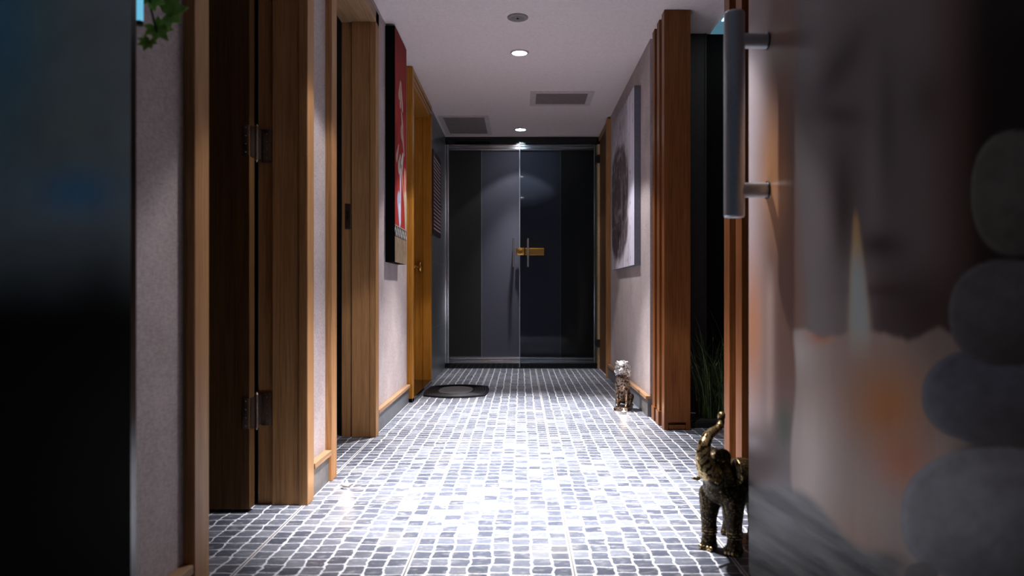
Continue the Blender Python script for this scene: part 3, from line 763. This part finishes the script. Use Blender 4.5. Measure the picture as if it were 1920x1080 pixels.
for sc in (0.90, 0.82, 0.74, 0.66, 0.58):
    o1 = mat_outline(mx, my, 0.235*sc, 0.27*sc, 0.10*sc); o2 = mat_outline(mx, my, 0.235*sc-0.006, 0.27*sc-0.006, 0.10*sc)
    n = len(o1)
    for i in range(n):
        j = (i+1) % n
        a, b2, c_, d_ = (*o1[i], 0.0105), (*o1[j], 0.0105), (*o2[j], 0.0145), (*o2[i], 0.0145)
        rg.bm.faces.new([rg.bm.verts.new(q) for q in (a, b2, c_, d_)])
rg.build('ridges', plain('rubber_ridge', (0.035, 0.035, 0.042), 0.5), dm)

# ------------------------------------------------------------------ tea lights
def tealight():
    r = empty('tea_light', (0, 0, 0), 'x', 'candle')
    c = MB(); c.lathe([(0.001, 0.001), (0.0185, 0.001), (0.019, 0.003), (0.0195, 0.0155), (0.0185, 0.016), (0.0182, 0.013)]); c.build('cup', M['aluminium'], r, True, world=False)
    c = MB(); c.lathe([(0.0181, 0.0125), (0.012, 0.0120), (0.001, 0.0118)]); c.build('wax', M['wax'], r, True, world=False)
    c = MB(); c.cyl((0, 0, 0.0115), (0.001, 0, 0.017), 0.0008, seg=8); c.build('wick', M['black'], r, world=False)
    c = MB(); c.lathe([(0.0006, 0.015), (0.0042, 0.019), (0.0046, 0.022), (0.0032, 0.028), (0.0004, 0.036)], 16); c.build('flame', M['flame'], r, True, world=False)
    d = bpy.data.lights.new('candle_light', 'POINT'); d.energy = 0.35; d.color = (1.0, 0.62, 0.32); d.shadow_soft_size = 0.006
    lo = bpy.data.objects.new('lamp', d); COL.objects.link(lo); lo.parent = r; lo.location = (0, 0, 0.042)
    return r
tl = tealight(); tl.location = (-0.712, 2.94, 0); tl['label'] = 'lit tea light in a foil cup on the floor by the doorway on the left'
t2 = copy_tree(tl); t2.location = (0.676, 4.74, 0); t2['label'] = 'lit tea light on the floor before the silver-headed statue'
for o in (tl, t2): o['group'] = 'tea lights on the floor'

# ------------------------------------------------------------------ elephant
hx_, hy_ = -0.62, -0.78
el = empty('elephant_statue', (0.67, 2.287, 0), 'engraved antique gold elephant statue with raised trunk on the floor at the lower right', 'statue', rz=math.atan2(hy_, hx_))
e = MB()
e.chain([(-0.085, 0, 0.195, 0.066), (-0.03, 0, 0.195, 0.076), (0.03, 0, 0.195, 0.074), (0.075, 0, 0.205, 0.062)], 6)
e.chain([(0.075, 0, 0.215, 0.055), (0.125, 0, 0.268, 0.046)], 6)
e.sph((0.128, 0, 0.280), 0.045, (1, 0.95, 1.0))
e.sph((0.108, 0.014, 0.298), 0.026); e.sph((0.108, -0.014, 0.298), 0.026)
e.chain([(0.135, 0, 0.235, 0.026), (0.160, 0, 0.240, 0.016), (0.176, 0, 0.246, 0.009)], 5)   # lower jaw
for sx, sy in ((0.08, 0.041), (0.08, -0.041), (-0.085, 0.043), (-0.085, -0.043)):
    e.chain([(sx, sy*0.9, 0.17, 0.038), (sx+0.004, sy, 0.10, 0.0265), (sx, sy, 0.045, 0.0225), (sx+0.003, sy, 0.022, 0.0255)], 6)
    e.box(sx-0.021, sx+0.028, sy-0.024, sy+0.024, 0.0, 0.02, 0.008)
e.chain([(-0.145, 0, 0.215, 0.012), (-0.162, 0, 0.16, 0.007), (-0.158, 0, 0.10, 0.006), (-0.160, 0, 0.085, 0.010)], 7)
link('body', fuse(e, 'body', 0.0042, 3), M['eleph'], el, world=False)
tr = MB()
tr.chain([(0.148, 0, 0.262, 0.034), (0.185, 0, 0.268, 0.031), (0.208, 0, 0.290, 0.0265), (0.216, 0, 0.322, 0.0225), (0.208, 0, 0.350, 0.0195), (0.186, 0, 0.370, 0.017), (0.155, 0, 0.379, 0.0145), (0.120, 0, 0.382, 0.0125), (0.095, 0, 0.388, 0.0115), (0.088, 0, 0.398, 0.0125)], 8)
tr.sph((0.084, 0, 0.408), 0.011, (1, 1, 0.7)); tr.sph((0.082, 0, 0.419), 0.0125, (1, 1, 1.05))
link('trunk', fuse(tr, 'trunk', 0.0035, 3), M['gold'], el, world=False)
for s in (1, -1):
    b = MB(); n = 18; pts = []
    for i in range(n):
        a = 2*PI*i/n; rr = 1+0.16*math.sin(a*2+0.6)
        pts.append((0.040*math.cos(a)*rr, 0.0, 0.046*math.sin(a)*rr-0.004))
    b.prism([(x, -0.003, z) for x, y, z in pts], (0, 0.006, 0))
    me = b.mesh('ear'); o = link('ear', me, M['gold'], el, world=False)
    o.location = (0.100, s*0.056, 0.262) if s > 0 else (0.070, -0.052, 0.262); o.rotation_euler = (s*0.12, 0, s*(0.75 if s > 0 else 0.25))
    bv = o.modifiers.new('b', 'BEVEL'); bv.width = 0.002; bv.segments = 2
    b = MB(); b.chain([(0.150, s*0.024, 0.252, 0.008), (0.185, s*0.032, 0.240, 0.0065), (0.210, s*0.036, 0.246, 0.0035)], 6)
    link('tusk', fuse(b, 'tusk', 0.002, 2), M['gold'], el, world=False)
    b = MB(); b.sph((0.150, s*0.032, 0.298), 0.006, sub=2); b.build('eye', M['gold'], el, True, world=False)
for sx, sy in ((0.08, 0.041), (0.08, -0.041)):
    b = MB()
    for k in range(4): b.sph((sx+0.026, sy+(k-1.5)*0.0115, 0.008), 0.0075, (0.7, 0.9, 1.1), sub=2)
    b.build('toenails', M['gold'], el, True, world=False)
    b = MB(); 
    for z in (0.052, 0.060, 0.068):
        b.lathe([(0.0235, -0.002), (0.0255, 0), (0.0235, 0.002)], 24, (sx, sy, z))
    b.build('leg_band', M['gold'], el, True, world=False)

# ------------------------------------------------------------------ seated lion-like statue
st = empty('lion_statue', (0.695, 4.90, 0), 'small bronze seated lion statue with silvered mane against the right skirting', 'statue', rz=math.atan2(-0.93, -0.38))
b = MB(); b.box(-0.075, 0.070, -0.050, 0.050, 0, 0.024, 0.005); b.build('plinth', M['bronze'], st, world=False)
l = MB()
for s in (1, -1):
    l.chain([(0.022, s*0.030, 0.185, 0.024), (0.034, s*0.031, 0.13, 0.0145), (0.034, s*0.031, 0.07, 0.010), (0.036, s*0.031, 0.035, 0.011), (0.050, s*0.031, 0.031, 0.011)], 6)
    l.chain([(-0.040, s*0.032, 0.085, 0.034), (-0.015, s*0.040, 0.050, 0.020), (-0.005, s*0.042, 0.033, 0.012), (0.018, s*0.042, 0.031, 0.010)], 6)
l.chain([(0.010, 0, 0.215, 0.050), (0.004, 0, 0.17, 0.047), (-0.025, 0, 0.12, 0.043), (-0.042, 0, 0.075, 0.042)], 6)
l.chain([(-0.075, 0, 0.05, 0.008), (-0.07, 0.04, 0.035, 0.007), (-0.04, 0.056, 0.033, 0.008)], 6)
link('body', fuse(l, 'body', 0.004, 3), M['bronze'], st, world=False)
l = MB()
l.sph((0.014, 0, 0.286), 0.052, (0.95, 0.95, 1.05)); l.sph((-0.004, 0, 0.252), 0.053, (0.9, 1.0, 1.0)); l.sph((0.030, 0, 0.272), 0.038)
l.chain([(0.045, 0, 0.272, 0.026), (0.070, 0, 0.266, 0.016)], 5); l.sph((0.073, 0, 0.273), 0.009)
for s in (1, -1):
    l.sph((0.028, s*0.034, 0.322), 0.013, (0.6, 1, 1.1)); l.sph((0.062, s*0.010, 0.262), 0.012); l.sph((0.050, s*0.016, 0.286), 0.009)
for k in range(46):
    a = random.uniform(0.7, 2*PI-0.7); z = random.uniform(0.232, 0.325); rr = 0.052*math.sqrt(max(0.1, 1-((z-0.272)/0.066)**2))
    l.sph((0.006+rr*math.cos(a), rr*math.sin(a), z), random.uniform(0.007, 0.011), sub=2)
link('head', fuse(l, 'head', 0.0032, 1), M['silver'], st, world=False)

# ------------------------------------------------------------------ ornamental grass in the niche
gr = empty('ornamental_grass', (1.18, 4.38, 0), 'dark ornamental grass with long arching blades in the niche behind the slats', 'plant')
tb = MB(); tb.box(1.00, 1.62, 4.24, 4.55, 0.0, 0.035, 0.004); tb.build('planter_tray', M['black'], gr)
tb = MB(); tb.box(1.012, 1.608, 4.252, 4.538, 0.035, 0.042); tb.build('gravel', M['soil'], gr)
def blade(mb, x, y, ang, L, lean, w):
    n = 9; pv = None; dx, dy = math.cos(ang), math.sin(ang)
    for i in range(n+1):
        t = i/n; r = lean*t**2; z = L*(t-0.42*lean/L*t**3)
        ww = w*(1-t**2)*0.5+0.0003
        px_, py_ = x+dx*r, y+dy*r
        px_ = min(px_, 2.3); py_ = min(py_, 4.55); px_ = max(px_, 0.995)
        a = mb.bm.verts.new((px_-dy*ww, min(py_+dx*ww, 4.555), 0.04+z)); c = mb.bm.verts.new((px_+dy*ww, min(py_-dx*ww, 4.555), 0.04+z)); m_ = mb.bm.verts.new((px_, py_, 0.04+z-ww*0.5))
        if pv: mb.bm.faces.new((pv[0], pv[2], m_, a)); mb.bm.faces.new((pv[2], pv[1], c, m_))
        pv = (a, c, m_)
g1 = MB(); g2 = MB(); rr = random.Random(5)
for i in range(330):
    x = rr.uniform(1.08, 1.42); y = rr.uniform(4.30, 4.48); a = rr.uniform(0, 2*PI)
    if math.cos(a) > 0.3 and rr.random() < 0.4: a += PI
    blade(g1 if rr.random() < 0.86 else g2, x, y, a, rr.uniform(0.30, 0.62), rr.uniform(0.08, 0.34), rr.uniform(0.004, 0.009))
for i in range(6): blade(g1, rr.uniform(1.15, 1.3), 4.38, rr.uniform(2.2, 4), rr.uniform(0.75, 0.9), 0.22, 0.004)
o1 = g1.build('dark_blades', M['grassleaf'], gr); o1['kind'] = 'stuff'
o2 = g2.build('pale_blades', M['grasslight'], gr); o2['kind'] = 'stuff'

# ------------------------------------------------------------------ hanging leaves at top left
vn = empty('hanging_vine', (-0.735, 1.42, 1.45), 'green lobed leaves of a hanging vine at the upper left beside the dark glass leaf', 'plant')
s = MB(); s.cyl((-0.735, 1.40, 2.0), (-0.742, 1.41, 1.6), 0.003, seg=8); s.cyl((-0.742, 1.41, 1.6), (-0.730, 1.42, 1.36), 0.003, seg=8); s.cyl((-0.730, 1.42, 1.36), (-0.722, 1.43, 1.31), 0.0022, seg=8)
s.build('stem', M['stem'], vn)
def lobed(size):
    pts = []; lob = [(0, 1.0), (20, 0.62), (38, 0.92), (60, 0.52), (80, 0.80), (105, 0.42), (128, 0.60), (160, 0.30)]
    for a, r in lob: pts.append((r*math.sin(math.radians(a)), r*math.cos(math.radians(a))))
    pts = pts+[(0, -0.12)]+[(-x, y) for x, y in pts[:0:-1]]
    b = MB(); cv = b.bm.verts.new((0, 0.015*size/0.06, 0)); vs = [b.bm.verts.new((x*size, -0.25*abs(x)*size, y*size)) for x, y in pts]
    for i in range(len(vs)): b.bm.faces.new((cv, vs[i], vs[(i+1) % len(vs)]))
    return b.mesh('leaf')
lm_ = lobed(0.034); lm_.materials.append(M['leaf'])
for (x, z, rot, tilt, sc, dy) in [(-0.695, 1.350, 85, 0.3, 1.55, 0), (-0.722, 1.325, 140, 0.2, 1.15, 0.004), (-0.738, 1.298, 195, 0.4, 0.80, 0.008), (-0.730, 1.372, 20, 0.2, 1.3, -0.01), (-0.70, 1.40, 60, 0.3, 1.3, 0.0), (-0.735, 1.45, -30, 0.2, 1.3, 0.0), (-0.72, 1.52, 50, 0.3, 1.3, 0.0), (-0.745, 1.58, -60, 0.3, 1.3, 0.0)]:
    o = bpy.data.objects.new('leaf', lm_); COL.objects.link(o); o.parent = vn
    o.location = (x+0.735, dy, z-1.45); o.rotation_euler = (tilt, math.radians(rot), 0.3*math.sin(rot)); o.scale = (sc,)*3
    so = o.modifiers.new('s', 'SOLIDIFY'); so.thickness = 0.0008

# added glowing tube and mount, standing in for a cyan glint on the glass edge
bt = empty('added_glint_tube', (-0.728, 1.36, 1.38), 'added thin blue glow standing in for the glass edge glint at the upper left between dark glass leaf and vine', 'light')
b = MB(); b.cyl((-0.720, 1.36, 1.312), (-0.720, 1.36, 1.56), 0.0058, seg=20); b.build('tube', plain('added_glint_glow', (0.2, 0.4, 0.5), 0.4, emis=(0.16, 0.55, 0.80), estr=0.9), bt, True)
MB().cyl((-0.720, 1.36, 1.304), (-0.720, 1.36, 1.312), 0.0058, seg=20).build('glint_tube_cap', M['black'], bt)
MB().cyl((-0.720, 1.36, 1.560), (-0.720, 1.36, 1.572), 0.0062, seg=20).build('glint_tube_cap', M['black'], bt)
MB().cyl((-0.722, 1.36, 1.566), (-XW, 1.36, 1.566), 0.003, seg=12).build('glint_tube_mount', M['black'], bt)
